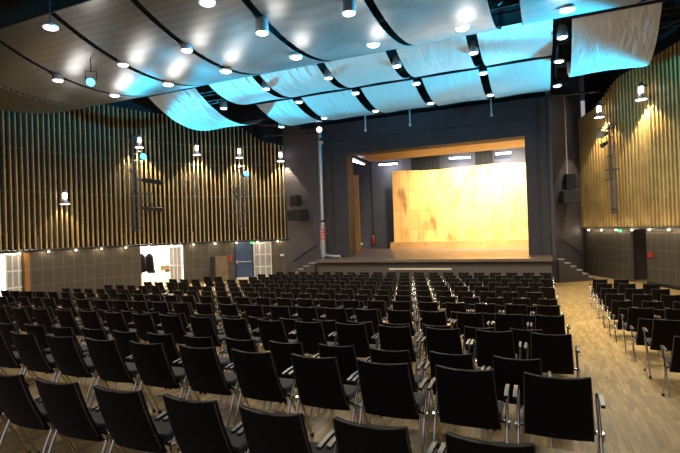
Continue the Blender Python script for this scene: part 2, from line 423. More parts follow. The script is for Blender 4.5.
# proscenium portal
OX0, OX1, OZ = -9.74, -.87, 6.74
b = MB()
b.box(((-11.35+OX0)/2, PY+.45, (1.25+8.45)/2), (OX0+11.35, .9, 7.2))
b.box(((OX1+.07)/2, PY+.45, (1.25+8.45)/2), (.07-OX1, .9, 7.2))
b.box(((OX0+OX1)/2, PY+.45, (OZ+8.45)/2), (OX1-OX0, .9, 8.45-OZ))
struct(b.obj('wall_proscenium', M['portal']))
b = MB()
for x, y, z, dx, dz in ((-5.3, PY-.03, 8.42, 11.4, .06), (-10.6, PY-.03, 4.85, .02, 6.0), (-.35, PY-.03, 4.85, .02, 6.6), (-5.3, PY-.02, 7.5, 11.0, .02)):
    b.box((x, y, z), (dx, .05, dz))
struct(b.obj('trim_3', M['portal']))
struct(MB().box((-5.6, PY+.35, 9.8), (14, .3, 2.7)).obj('wall_fly', M['blackwall']))
# stage house
struct(MB().box((-6.95, 30.6, 5.4), (14.6, .2, 8.6)).obj('wall_stage_back', M['backwall']))
struct(MB().box((-14.2, 26.1, 5.4), (.2, 9.0, 8.6)).obj('wall_stage_left', M['backwall']))
struct(MB().box((.3, 25.8, 5.4), (.2, 9.6, 8.6)).obj('wall_stage_right', M['backwall']))
struct(MB().box((-6.95, 25.8, 9.75), (14.6, 9.8, .2)).obj('ceiling_stage', M['blackwall']))
# wooden stage ceiling
r = thing('stage_canopy', 'brown wooden board ceiling slung low inside the top of the stage opening', 'stage ceiling', (-4.9, 22.3, 6.84))
MB().box((0.05, 0, 0), (9.6, 2.7, .10)).obj('board', M['ply'], r)
MB().box((0.05, 1.30, .10), (9.6, .08, .14)).obj('edge_batten', M['ply'], r)
for x in (-3.5, 0, 3.5): MB().cyl((x, 0, .05), (x, 0, 2.8), .015, n=6).obj('hanger', M['steel'], r)
# golden backdrop with plinth
r = thing('backdrop_wall', 'tall golden board backdrop glowing under stage light at the back', 'backdrop', (-4.95, 28.5, 1.25))
def bdfn(u, v):
    x = -4.85+9.9*u
    return (x, .02*math.sin(x*2.1)+.015*math.sin(x*5.3+v*3), .5+4.86*v+.05*math.sin(x*.9)*v - .012*x*v)
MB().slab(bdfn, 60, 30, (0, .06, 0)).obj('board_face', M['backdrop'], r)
MB().box((-.05, -.12, .25), (10.0, .45, .5)).obj('plinth', M['ply'], r, 'brown timber plinth')
b = MB()
for x in (-4.4, -2.6, -.8, 1.0, 2.8): b.cyl((x, -.35, .3), (x, -.36, .3), .035, n=8)
b.obj('vent_hole', M['black'], r)
tag(MB().box((-12.15, 27.0, 3.85), (.8, .06, 5.2)).obj('wooden_screen', M['ply']), 'narrow upright wooden panel at the left side of the stage', 'panel')
for i, (x, wd) in enumerate(((-7.6, 2.0), (-3.65, 1.15))):
    b = MB(); n = int(wd/.07)
    b.slab(lambda u, v: (x-wd/2+wd*u, 29.3+.07*math.sin(u*n*1.6), 1.3+7.5*v), n*4, 2, (0, .01, 0))
    tag(b.obj('stage_curtain', M['curtain']), ('wider' if i == 0 else 'narrower')+' black curtain hanging behind the golden backdrop, '+('left' if i == 0 else 'right')+' of centre', 'curtain')
def tubelamp(a, c, label):
    a, c = Vector(a), Vector(c); r = thing('tube_light', label, 'tube light', (a+c)/2, 0, 'white tube lights on the stage')
    d = (c-a)/2
    MB().cyl(-d, d, .05, n=8).obj('tube', M['tube'], r)
    q = d.normalized(); MB().box((0, 0, .12), (d.length*2.1, .16, .1), math.atan2(q.y, q.x)).obj('housing', M['steel'], r)
    for k in (-.7, .7): MB().cyl(d*k+Vector((0, 0, .15)), d*k+Vector((0, 0, 2.85)), .012, n=5).obj('hanger', M['steel'], r)
    light('POINT', 'tube_glow', (a+c)/2-Vector((0, 0, .2)), 75, FLUO, size=.3)
tubelamp((-10.35, 22.0, 6.75), (-10.75, 25.5, 6.95), 'white tube light running back over the left stage edge')
tubelamp((-11.1, 29.7, 7.42), (-9.75, 29.7, 7.38), 'white tube light above the dark wall left of the golden backdrop')
tubelamp((-6.0, 29.7, 7.42), (-4.6, 29.7, 7.36), 'white tube light above the middle of the golden backdrop')
tubelamp((-2.95, 29.7, 7.42), (-2.0, 29.7, 7.42), 'white tube light above the right end of the golden backdrop')
# small things on the dark stage wall
r = thing('fire_extinguisher', 'red and white fire extinguisher on the dark wall at the left of the stage', 'fire extinguisher', (-12.0, 30.38, 1.6))
MB().lathe((0, 0, 0), [(.08, 0), (.10, .02), (.10, .48), (.05, .56), (.03, .58)], 12).obj('cylinder', M['red'], r)
MB().box((0, 0, .62), (.06, .12, .08)).obj('valve', M['white'], r)
MB().box((0, .08, .35), (.2, .05, .9)).obj('wall_plate', M['black'], r)
tag(MB().bbox((-13.0, 30.45, 1.62), (.22, .1, .16), .02).obj('socket_box', M['white']), 'small pale socket box low on the dark stage wall', 'socket')
MBc = MB().cyl((-12.0, 30.44, 2.3), (-12.0, 30.44, 8), .03, n=6)
tag(MBc.obj('wall_conduit', M['black']), 'thin black conduit running up the dark stage wall', 'pipe')
# stairs beside the stage
def stairs(label, top, end, depth, n=6, side=1):
    top, end = Vector(top), Vector(end); d = end-top; L = d.length; d.normalize(); k = Vector((-d.y, d.x))*side
    r = thing('stage_stairs', label, 'stairs', (top.x, top.y, 0), math.atan2(d.y, d.x))
    for i in range(n):
        z = 1.25*(n-i)/(n+1); st = L/n
        MB().box((st*(i+.5), side*depth/2, z-.03), (st+.03, depth, .05)).obj('tread', M['steptop'], r)
        MB().box((st*(i+.5), side*depth/2, (z-.055)/2), (st, depth, z-.055)).obj('step_block', M['stageface'], r)
M['steptop'] = mat('step_tread', (.30, .27, .27), .5)
stairs('short dark stairs with pale treads at the right of the stage', (.36, 19.95), (1.85, 21.1), .5, 6, 1)
stairs('short dark stairs with pale treads at the left of the stage', (-10.95, 19.35), (-13.4, 20.15), .75, 6, 1)
def handrail(label, a, c, nrm):
    a, c, nrm = Vector(a), Vector(c), Vector(nrm)
    r = thing('handrail', label, 'handrail', a)
    MB().tube([(0, 0, 0), c-a], .032, 8).obj('rail', M['steel'], r)
    for k in (.12, .5, .88):
        p = (c-a)*k; MB().tube([p, p-Vector((0, 0, .06)), p-Vector((0, 0, .06))-nrm*.12], .014, 6).obj('bracket', M['steel'], r)
wd = Vector((1.55, 4.25, 0)).normalized(); nr = Vector((wd.y, -wd.x, 0))
handrail('dark handrail sloping down the wall right of the stage', Vector((.17, 20.3, 1.97))+nr*.3, Vector((1.42, 23.75, .95))+nr*.3, nr)
wl = Vector((-2.7, 1.1, 0)).normalized(); nl = Vector((-wl.y, wl.x, 0)); nl = nl if nl.y < 0 else -nl
handrail('dark handrail sloping down the wall left of the stage', Vector((-11.75, 20.25, 1.94))+nl*.1, Vector((-13.6, 20.95, 1.0))+nl*.1, nl)

# ------------------------------------------------------------------ doors, openings, foyers
def wallpt(cv, t, off=0): p, d = cv.at(t); k = inward(p, d); q = p-k*off; return q, d, k
def foyer(name, cv, s0, s1, depth, m, e, col=WHITE):
    a, d, k = wallpt(cv, min(s0, s1), OFF+.15); c, _, _ = wallpt(cv, max(s0, s1), OFF+.15)
    kk = inward(*cv.at((s0+s1)/2)); u = (c-a).normalized(); a2 = a-u*.7; c2 = c+u*.7
    b = MB(); P = [a2, c2, c2-kk*depth, a2-kk*depth]
    vs = [(p.x, p.y, z) for z in (-.04, 2.9) for p in P]
    b.add(vs, [(0, 1, 2, 3), (4, 7, 6, 5), (1, 5, 6, 2), (2, 6, 7, 3), (3, 7, 4, 0)])
    struct(b.obj(name, m)); mid = (a2+c2)/2-kk*depth*.45
    light('AREA', name+'_light', (mid.x, mid.y, 2.8), e, col, (mid.x, mid.y, 0), 1.6)
    return mid
foyer('wall_foyer', LWALL, sW0, sW1, 3.2, M['foyer'], 520)
foyer('wall_foyer', LWALL, sD1c, sD1a, 3.0, M['foyer'], 480)
foyer('wall_lobby', RWALL, sR0, sR1, 1.8, M['stageface'], 6, WARM)
def grid_door(name, label, p0, p1, h, cols, rows, thick=.05, rotextra=0, z0=0):
    p0, p1 = Vector(p0), Vector(p1); d = p1-p0; L = d.length
    r = thing(name, label, 'door', (p0.x, p0.y, z0), math.atan2(d.y, d.x))
    b = MB()
    for i in range(cols+1): b.box((.035+(L-.07)*i/cols, 0, h/2), (.055 if 0 < i < cols else .07, thick, h))
    for z in [.09]+[h*k/rows for k in range(1, rows)]+[h-.04]: b.box((L/2, 0, z), (L, thick*.96, .07))
    df = b.obj('door_frame', M['white'], r)
    MB().box((L/2, 0, h/2), (L-.1, thick*.4, h-.1)).obj('pane', M['glassgrey'], df, 'grey panes')
    MB().tube([(L-.12, -.06, 1.0), (L-.12, -.06, 1.25)], .014, 6).obj('handle', M['chrome'], r)
    return r
p0, _, k0 = wallpt(LWALL, sD1c, .22); p1, _, _ = wallpt(LWALL, sD1b, .22)
grid_door('grid_door', 'white gridded door at the far left beside the timber post', p1, p0, 2.15, 3, 3)
p0, d0, k0 = wallpt(LWALL, sD1c+.0, .12)
tag(MB().box((p0.x, p0.y, 1.1), (.2, .16, 2.2), math.atan2(d0.y, d0.x)).obj('timber_post', M['brownpost']), 'brown timber door post at the far left of the hall', 'post')
p0, _, _ = wallpt(LWALL, sG0, .22); p1, _, _ = wallpt(LWALL, sG1, .22)
grid_door('grid_door', 'white gridded door between the blue door and the stage', p1, p0, 2.15, 3, 3)
p0, d0, k0 = wallpt(LWALL, sW0+.05, .3)
grid_door('grid_door', 'white gridded door leaf standing open in the bright doorway', p0, p0-k0*.5+d0*.55, 2.1, 3, 2)
# blue door
p0, _, _ = wallpt(LWALL, sB1, .22); p1, d0, _ = wallpt(LWALL, sB0, .22); d = p1-p0; L = d.length
r = thing('blue_door', 'blue metal door with a pale push bar in the left wall', 'door', (p0.x, p0.y, 0), math.atan2(d.y, d.x))
h = MB().bbox((L/2, 0, 1.1), (L-.1, .06, 2.14), .012).obj('leaf', M['blue'], r)
b = MB(); b.box((.03, -.02, 1.1), (.06, .14, 2.19)); b.box((L-.03, -.02, 1.1), (.06, .14, 2.19)); b.obj('door_frame', M['steel'], r)
MB().cyl((.1, -.09, 1.04), (L-.08, -.09, 1.04), .028, n=8).obj('push_bar', M['lampmetal'], h)
MB().box((.12, -.05, 1.05), (.08, .06, .2)).obj('latch_box', M['lampmetal'], h)
MB().box((L/2, -.04, .05), (L-.1, .03, .14)).obj('kick_plate', M['white'], h)
# things in and round the bright doorway
mid, dW, kW = wallpt(LWALL, (sW0+sW1)/2, .8)
def W(a, bk): q = mid+dW*a-kW*bk; return (q.x, q.y)
for i, (a, bk, lab) in enumerate(((.86, .16, ''), (.42, .22, ''))):
    x, y = W(a, bk); r = thing('coat_stand', 'black coat stand, '+('outer' if i == 0 else 'inner')+' one in the bright doorway', 'coat stand', (x, y, 0))
    MB().lathe((0, 0, 0), [(.22, 0), (.22, .03), (.025, .05), (.02, 1.75), (.03, 1.8)], 12).obj('stand', M['black'], r)
    MB().lathe((0, 0, .75), [(.10, 0), (.26, .08), (.25, .5), (.2, .9), (.06, 1.05)], 12).obj('coat', M['fabric'], r, 'black coat')
x0 = 0
for i in range(4):
    a = .18-.46*i; x, y = W(a, .75)
    r = thing('folded_chair', ['first', 'second', 'third', 'last'][i]+' white framed chair from the left in the bright doorway', 'chair', (x, y, 0), math.atan2(dW.y, dW.x)+.15*(i % 3-1), 'white chairs in the bright doorway')
    b = MB()
    for s in (-.2, .2): b.tube([(s, -.2, 0), (s, .1, .45), (s, .22, .86)], .016, 6); b.tube([(s, .25, 0), (s, -.12, .46)], .016, 6)
    b.obj('frame', M['white'], r); MB().bbox((0, .0, .46), (.38, .36, .04), .012).obj('seat', M['black'] if i % 2 else M['white'], r)
    MB().bbox((0, .2, .74), (.38, .03, .18), .01).obj('backrest', M['white'] if i % 2 else M['black'], r)
x, y = W(-.35, .0)
tag(MB().bbox((x, y, .96), (.5, .06, .28), .02, math.atan2(dW.y, dW.x)).box((x, y, .41), (.05, .05, .82)).box((x, y, .01), (.4, .3, .02)).obj('board_stand', M['beige']), 'beige board on a post in front of the bright doorway', 'board')
# dark post and wood panel between doorway and blue door
t = LWALL.near((-17.68, 18.66)); p, d, k = wallpt(LWALL, t, -.05)
tag(MB().box((p.x, p.y, .72), (.16, .16, 1.44), math.atan2(d.y, d.x)).obj('dark_post', M['black']), 'dark post standing against the left wall beside a wooden board', 'post')
t = LWALL.near((-17.35, 19.1)); p, d, k = wallpt(LWALL, t, .1)
tag(MB().box((p.x, p.y, .72), (.72, .06, 1.44), math.atan2(d.y, d.x)).obj('wood_board', mat('board_brown', (.22, .15, .085), .5, vary=(3, .2))), 'brown wooden board fixed low on the left wall', 'board')
def wallsign(name, label, cat, cv, q, z, sz, m):
    t = cv.near(q); p, d, k = wallpt(cv, t, OFF-.04); ang = math.atan2(d.y, d.x)
    return tag(MB().bbox((p.x, p.y, z), (sz[0], .07, sz[1]), .012, ang).obj(name, m), label, cat)
wallsign('alarm_box', 'tall red alarm box on the wall left of the blue door', 'alarm', LWALL, (-17.05, 19.5), 1.28, (.16, .36), M['red'])
wallsign('alarm_box', 'small dark red alarm button on the brown board', 'alarm', LWALL, (-17.35, 19.12), 1.2, (.14, .12), M['red'])
wallsign('alarm_box', 'red alarm box beside the dark doorway in the right wall', 'alarm', RWALL, (3.62, 19.3), 1.24, (.2, .2), M['red'])
wallsign('wall_sign', 'small white sign on the wall right of the white door', 'sign', LWALL, (-14.42, 20.79), 1.36, (.24, .12), M['white'])
for cv, q, z, lab in ((LWALL, (-16.0, 20.18), ZL-.16, 'green exit light above the blue and white doors'), (RWALL, (2.98, 20.72), ZR-.16, 'green exit light above the dark doorway on the right')):
    t = cv.near(q); p, d, k = wallpt(cv, t, -.12)
    tag(MB().bbox((p.x, p.y, z), (.22, .05, .11), .012, math.atan2(d.y, d.x)).obj('exit_sign', M['green']), lab, 'exit sign')
p, d, k = wallpt(RWALL, (sR0+sR1)/2-.1, 1.3)
tag(MB().lathe((p.x, p.y, .75), [(.09, 0), (.11, .03), (.11, .55), (.05, .68), (.03, .72)], 12).box((p.x-k.x*.12, p.y-k.y*.12, 1.0), (.06, .06, 2.0)).obj('fire_extinguisher', mat('dull_red', (.14, .03, .025), .4)), 'dull red fire extinguisher on a post inside the dark doorway', 'fire extinguisher')
p, d, k = wallpt(RWALL, (sR0+sR1)/2+.15, .9)
tag(MB().bbox((p.x, p.y, .45), (.5, .4, .9), .02, math.atan2(d.y, d.x)).obj('cabinet', M['black']), 'low black cabinet inside the dark doorway on the right', 'cabinet')
# small warm lights under the slat soffits
def soffit(cv, ts, z, labs):
    for t, lab in zip(ts, labs):
        p, d, k = wallpt(cv, t, .02)
        o = tag(MB().lathe((p.x, p.y, z-.16), [(.035, 0), (.045, .015), (.045, .06)], 10).obj('recessed_spotlight', M['warmbulb']), lab, 'spotlight', 'small spotlights under the slats')
        light('POINT', 'soffit_glow', (p.x+k.x*.16, p.y+k.y*.16, z-.12), 7, (1, .78, .5), size=.05)
ORD = ['first', 'second', 'third', 'fourth', 'fifth', 'sixth', 'seventh', 'eighth', 'ninth', 'tenth', 'eleventh', 'twelfth', 'thirteenth', 'fourteenth', 'fifteenth',
       'sixteenth', 'seventeenth', 'eighteenth', 'nineteenth', 'twentieth', 'twenty-first', 'twenty-second', 'twenty-third', 'twenty-fourth', 'twenty-fifth', 'twenty-sixth',
       'twenty-seventh', 'twenty-eighth', 'twenty-ninth', 'thirtieth', 'thirty-first', 'thirty-second']
lt = [.75+1.22*i for i in range(12)]
soffit(LWALL, lt, ZL, ['small warm spotlight under the left slats, %s from the stage' % ORD[i] for i in range(len(lt))])
rt = [.9+1.12*i for i in range(7)]
soffit(RWALL, rt, ZR, ['small warm spotlight under the right slats, %s from the stage' % ORD[i] for i in range(len(rt))])

# ------------------------------------------------------------------ ceiling sails and metal panels
def sail(name, label, group, x0, x1, y0, y1, z0, z1, sag, m, part, th, n=26, cat='ceiling sail', skew=0):
    r = thing(name, label, cat, ((x0+x1)/2, y0, z0), 0, group); hw = (x1-x0)/2; L = y1-y0
    def fn(u, v):
        t = v; ss = 4*t*(1-t)
        return (-hw+2*hw*u, L*t, (z1-z0)*t-sag*ss-.025*math.cos(u*2*PI)*ss)
    MB().slab(fn, 14, n, (0, 0, th)).obj(part, m, r)
    for v in (0, 1):
        p = fn(0, v); MB().cyl((-hw-.05, p[1], p[2]+.02), (hw+.05, p[1], p[2]+.02), .03, n=8).obj('bar', M['steel'], r)
    for v in (0, 1):
        for s in (-.8, .8):
            p = fn(0, v); MB().cyl((hw*s, p[1], p[2]+.03), (hw*s, p[1], 10.98-z0), .008, n=5).obj('cable', M['steel'], r)
GX = [(-17.8, -15.6), (-15.45, -13.2), (-13.05, -10.8), (-10.62, -8.5), (-8.32, -6.05), (-5.85, -3.55), (-3.35, -1.15), (-.52, 2.0), (2.2, 4.4)]
for i, (a, c) in enumerate(GX):
    sail('metal_panel', 'grey perforated metal ceiling panel, %s from the left in the near row' % ORD[i], 'perforated ceiling panels', a, c, 4.2, 10.45, 8.05, 8.12, .66, M['metalpanel'], 'sheet', .02, cat='ceiling panel')
FX1 = [(-11.6, -9.68), (-9.35, -7.1), (-6.8, -4.65), (-4.3, -2.15), (-1.83, .22)]
FX2 = [(-11.75, -9.95), (-9.5, -7.2), (-6.8, -4.65), (-4.3, -2.2), (-1.9, .22)]
for i in range(5):
    sail('fabric_sail', 'pale cloth ceiling sail, %s from the left in the middle row' % ORD[i], 'cloth sails before the stage', *FX1[i], 10.95, 14.2, 8.38, 8.42, .36, M['sail'], 'cloth', .008)
for i in range(5):
    sail('fabric_sail', 'pale cloth ceiling sail, %s from the left in the row nearest the stage' % ORD[i], 'cloth sails before the stage', *FX2[i], 14.5, 18.9, 8.40, 8.45, .42, M['sail'], 'cloth', .008)
sail('fabric_sail', 'pale cloth ceiling sail alone at the left above the slats', 'side cloth sails', -14.9, -12.5, 11.35, 16.4, 8.42, 8.25, .72, M['sail'], 'cloth', .008)
sail('fabric_sail', 'wide pale cloth ceiling sail alone at the right above the slats', 'side cloth sails', .72, 2.85, 11.35, 15.0, 8.38, 8.3, .98, M['sail'], 'cloth', .008)

# trusses and beams in the dark ceiling
def truss(label, a, c, h=.5, n=14):
    a, c = Vector(a), Vector(c); r = thing('ceiling_truss', label, 'truss', a); d = c-a; u = d.normalized()
    sd = Vector((-u.y, u.x, 0))*h/2; b = MB()
    corner = [sd, -sd, sd+Vector((0, 0, h)), -sd+Vector((0, 0, h))]
    for k in corner: b.cyl(k, d+k, .03, n=6)
    b.obj('chord', M['steel'], r); b = MB()
    for i in range(n):
        p, q = d*(i/n), d*((i+1)/n)
        b.cyl(p+corner[0], q+corner[2], .016, n=5); b.cyl(p+corner[1], q+corner[3], .016, n=5); b.cyl(p+corner[0], q+corner[1], .014, n=5)
    b.obj('lattice', M['steel'], r)
truss('dark lattice truss between metal panels and cloth sails', (-17, 10.72, 8.75), (5.5, 10.72, 8.75), .42, 40)
truss('dark lattice truss between the two rows of cloth sails', (-15, 14.35, 8.8), (5.5, 14.35, 8.8), .42, 40)
truss('dark lattice truss close to the top of the proscenium', (-14.5, 19.35, 8.72), (1.0, 19.35, 8.72), .4, 30)
truss('dark lattice truss above the near edge of the metal panels', (-17, 4.0, 8.6), (5, 4.0, 8.6), .5, 40)
for i, (a, c, lab) in enumerate((((3.2, 9.5, 8.9), (5.2, 17.5, 9.3), 'dark steel beam rising along the right wall'), ((2.9, 12.2, 9.3), (5.4, 11.6, 7.9), 'dark steel brace slanting down to the right wall'),
                                 ((.4, 19.3, 8.25), (2.3, 20.6, 8.5), 'thin dark cross pipe above the slats right of the stage'), ((-14.3, 19.2, 8.1), (-11.2, 19.6, 8.0), 'dark pipe above the slats left of the stage'),
                                 ((-18.6, 16.5, 9.3), (-12.6, 18.8, 8.35), 'dark beam running above the left sail'), ((.5, 17.2, 8.9), (3.6, 17.9, 9.1), 'dark cross beam close behind the right sail'))):
    a, c = Vector(a), Vector(c); d = c-a
    b = MB(); b.cyl((0, 0, 0), d, .045 if 'thin' in lab or 'pipe' in lab else .09, n=8)
    o = tag(b.obj('ceiling_beam', M['steel']), lab, 'beam'); o.location = a
for i, (x, yy) in enumerate(((-14, 5), (-9, 5), (-4, 5), (1.2, 5))):
    pass
for gx in (-6.95, -2.0, .45):
    b = MB(); b.cyl((gx, 10.8, 8.95), (gx, 18.9, 8.95), .04, n=6)
    tag(b.obj('ceiling_pipe', M['steel']), {-6.95: 'dark pipe above the gap left of the middle sails', -2.0: 'dark pipe above the gap right of the middle sails', .45: 'dark pipe above the gap beside the right sail'}[gx], 'pipe')

# pendant downlights in the gaps
def flush(name):
    r = thing(name, '', 'ceiling lamp', (0, 0, 0), 0, 'round downlights in the ceiling gaps')
    h = MB().lathe((0, 0, 0), [(.15, .015), (.175, .0), (.175, .05), (.12, .08)], 16).obj('rim', M['lampmetal'], r)
    MB().lathe((0, 0, -.012), [(.125, 0), (.13, .02)], 16).obj('lens', M['lens'], h)
    MB().cyl((0, 0, .06), (0, 0, 3.5), .012, n=5).obj('rod', M['steel'], r)
    return r
def pendant(name):
    r = thing(name, '', 'ceiling lamp', (0, 0, 0), 0, 'round downlights in the ceiling gaps')
    h = MB().lathe((0, 0, 0), [(.135, .015), (.15, .0), (.155, .02), (.145, .30), (.09, .36), (.03, .38)], 16).obj('housing', M['can'], r)
    MB().lathe((0, 0, -.012), [(.125, 0), (.13, .02)], 16).obj('lens', M['lens'], h)
    MB().cyl((0, 0, .4), (0, 0, 3.4), .012, n=5).obj('rod', M['steel'], r)
    return r
proto = [pendant('pendant_downlight'), flush('pendant_downlight')]; used = [False, False]
def lamp(x, y, z, lab, e=60, up=9, k=0):
    if not used[k]: used[k] = True; proto[k].location = (x, y, z); proto[k]['label'] = lab
    else: dup(proto[k], (x, y, z), 0, lab)
    if e: light('SPOT', 'downlight', (x, y, z-.06), e, WARM, (x, y, 0), .12, 75, .6)
    if up: light('POINT', 'lamp_spill', (x, y+.4, z-.6), up*1.15, (1, .95, .9), size=.25)
names = ['far left', 'left', 'left-centre', 'centre', 'right-centre', 'right']
for i, (gx, y, z) in enumerate(((-13.13, 6.1, 7.35), (-10.71, 6.25, 7.44), (-8.41, 6.15, 7.39), (-5.95, 5.8, 7.22), (-3.87, 5.93, 7.28), (-1.7, 5.93, 7.28))):
    lamp(gx, y, z, 'round downlight in the near row under the metal panels, %s one' % names[i], 90, 40)
for i, (gx, y, z) in enumerate(((-13.13, 8.1, 7.40), (-10.71, 7.95, 7.35), (-8.41, 7.76, 7.32), (-6.1, 7.7, 7.3), (-4.12, 8.25, 7.45), (-1.88, 8.42, 7.5))):
    lamp(gx, y, z, 'round downlight in the far row under the metal panels, %s one' % names[i], 90, 40, 1)
lamp(.44, 8.42, 7.45, 'round downlight under the wide metal panel at the top right', 90, 35, 1)
lamp(-10.36, 3.9, 7.5, 'round downlight at the top left corner under the metal panels', 60, 30, 1)
lamp(-6.44, 4.5, 7.45, 'round downlight at the top edge left of centre under the panels', 60, 30, 1)
fy = [(11.7, 8.02, 'metal panel side'), (14.3, 8.14, 'middle'), (16.8, 7.98, 'stage side')]
for gx, nm in ((-9.5, 'leftmost'), (-6.95, 'left-centre'), (-4.47, 'right-centre'), (-2.02, 'right'), (.47, 'rightmost')):
    for y, z, ny in fy: lamp(gx, y, z, 'round downlight in the %s gap of the cloth sails, %s' % (nm, ny), 0 if ny != 'middle' else 110, 0, 0 if ny == 'metal panel side' else 1)
lamp(-12.1, 12.6, 7.85, 'round downlight between the left side sail and the others', 60, 0)
lamp(-12.05, 17.2, 7.95, 'round downlight at the stage end of the left side sail', 60, 0)

# ------------------------------------------------------------------ wall lamps on the slats
def wall_lamp():
    r = thing('wall_lamp', '', 'wall lamp', (0, 0, 0), 0, 'flared lamps on the slat walls')
    MB().lathe((0, 0, .12), [(.085, 0), (.09, .02), (.09, .26), (.07, .29)], 14).obj('glass', M['bulb'], r, 'glowing white glass')
    h = MB().lathe((0, 0, -.12), [(.24, 0), (.22, .035), (.10, .2), (.085, .26)], 16).obj('reflector', M['lampmetal'], r)
    MB().lathe((0, 0, -.125), [(.2, 0), (.2, .01)], 16).obj('lens', M['bulb'], h)
    MB().lathe((0, 0, .40), [(.09, 0), (.09, .14), (.05, .17)], 12).obj('cap', M['can'], r)
    MB().box((0, .14, .45), (.05, .26, .05)).obj('bracket', M['steel'], r)
    return r
wl0 = wall_lamp(); wused = [False]
def place_wl(cv, q, z, lab, e, glow=5, off=-.34):
    t = cv.near(q); p, d, k = wallpt(cv, t, off); rz = math.atan2(-k.y, -k.x)-PI/2
    if not wused[0]: wused[0] = True; wl0.location = (p.x, p.y, z); wl0.rotation_euler = (0, 0, rz); wl0['label'] = lab
    else: dup(wl0, (p.x, p.y, z), rz, lab)
    a = p-k*.02
    light('SPOT', 'wall_lamp_beam', (a.x, a.y, z-.16), e, (1, .83, .55), (a.x-k.x*.45, a.y-k.y*.45, z-3), .06, 100, .25)
    light('POINT', 'wall_lamp_glow', (a.x+k.x*.12, a.y+k.y*.12, z+.25), glow, WHITE, size=.1)
place_wl(LWALL, (-20.65, 11.7), 4.45, 'flared wall lamp low on the left slats', 90)
place_wl(LWALL, (-19.67, 15.3), 7.5, 'flared wall lamp above the left lighting ladder', 700)
place_wl(LWALL, (-18.13, 18.07), 7.35, 'flared wall lamp midway between the two left lighting ladders', 700)
place_wl(LWALL, (-16.55, 19.96), 7.25, 'flared wall lamp above the lighting ladder nearer the stage', 700)
place_wl(LWALL, (-14.2, 20.9), 6.95, 'flared wall lamp at the stage end of the left slats', 420)
place_wl(RWALL, (1.49, 24.05), 7.35, 'flared wall lamp at the stage end of the right slats', 380, 5, -.5)
place_wl(RWALL, (2.63, 21.5), 7.6, 'flared wall lamp above the right lighting ladder', 480)
place_wl(RWALL, (3.84, 18.8), 7.6, 'flared wall lamp on the right slats nearest the camera', 560)

# ------------------------------------------------------------------ lighting ladders
def par(label, loc, aim, lit=None, L=.55, r_=.13):
    loc, aim = Vector(loc), Vector(aim); d = (aim-loc).normalized()
    r = thing('stage_spotlight', label, 'spotlight', loc)
    h = MB().lathe((0, 0, 0), [(.05, -L*.5), (r_*.75, -L*.42), (r_*.8, L*.1), (r_, L*.5)], 14, axis=d).obj('barrel', M['black'], r)
    MB().lathe(d*(L*.5), [(r_*.9, 0), (r_*.9, .012)], 14, axis=d).obj('lens', lit or M['can'], h)
    side = d.cross(Vector((0, 0, 1))).normalized()
    MB().tube([side*r_*1.15, side*r_*1.15+Vector((0, 0, .28)), -side*r_*1.15+Vector((0, 0, .28)), -side*r_*1.15], .015, 6).obj('yoke', M['steel'], r)
    return r
def ladder(label, cv, q, z0, z1, rungs, off=-.35):
    t = cv.near(q); p, d, k = wallpt(cv, t, off); rz = math.atan2(d.y, d.x)
    r = thing('lighting_ladder', label, 'lighting ladder', (p.x, p.y, 0), rz)
    for s in (-.14, .14): MB().cyl((s, 0, z0), (s, 0, z1), .035, n=8).obj('pole', M['ladder'], r)
    n = int((z1-z0)/.45)
    for i in range(n+1): MB().cyl((-.14, 0, z0+.1+(z1-z0-.2)*i/n), (.14, 0, z0+.1+(z1-z0-.2)*i/n), .02, n=6).obj('rung', M['ladder'], r)
    for a, c, z in rungs: MB().cyl((a, -.06 if False else .0, z), (c, 0, z), .03, n=6).obj('arm', M['ladder'], r)
    for z in (z0+.2, z1-.2):
        kk = Vector((0, 1 if False else 0, 0)); MB().box((0, 0, z), (.34, .10, .06)).obj('bracket', M['steel'], r)
    return p, d, k
# left ladder: the curve runs away from the stage, so +d is to the left in the picture
p, d, k = ladder('black lighting ladder with three spotlights on the left slats', LWALL, (-19.72, 15.1), 2.98, 8.0, [(-.9, 0, 5.75), (-.8, 0, 5.0), (-.8, 0, 4.55), (-1.0, 0, 4.2), (-.5, 0, 6.5)])
def onL(p, d, k, a, o, z): q = p+d*a+k*o; return (q.x, q.y, z)
par('cyan lit spotlight at the top of the far left lighting ladder', onL(p, d, k, -.3, .15, 6.85), (-10, 8, 7.6), M['cyanlens'], .5, .17)
for i, (z, nm) in enumerate(((5.62, 'upper'), (4.18, 'lower'))):
    c = Vector(onL(p, d, k, -.75, .2, z)); par('long black %s spotlight on the far left lighting ladder' % nm, c, c-Vector((d.x, d.y, .08)), None, 1.15, .14)
p, d, k = ladder('black lighting ladder on the left slats nearer the stage', LWALL, (-16.5, 19.98), 2.95, 6.7, [(0, .45, 5.35), (0, .5, 4.95), (0, .5, 4.45), (0, 1.05, 3.95), (-.3, 0, 6.2)])
par('cyan lit spotlight at the top of the ladder near the stage', onL(p, d, k, -.28, .15, 6.12), (-8, 12, 8.1), M['cyanlens'], .42, .17)
par('small dark spotlight on the ladder near the stage, middle arm', onL(p, d, k, .3, .12, 5.3), onL(p, d, k, .8, 2.5, 4.6), None, .4, .12)
par('small dark spotlight on the ladder near the stage, lower arm', onL(p, d, k, .35, .12, 4.85), onL(p, d, k, .8, 2.5, 4.2), None, .4, .12)
p, d, k = ladder('slim black lighting ladder on the right slats', RWALL, (3.0, 20.7), 3.0, 7.0, [(-.45, 0, 6.8), (0, .3, 6.95), (-.55, 0, 5.0), (-.55, 0, 4.55), (-.4, 0, 5.6), (0, .45, 4.95), (0, .3, 3.05)])
par('white spotlight at the top of the right lighting ladder', onL(p, d, k, -.42, .12, 6.62), (-2, 14, 5.0), M['lampmetal'], .42, .17)
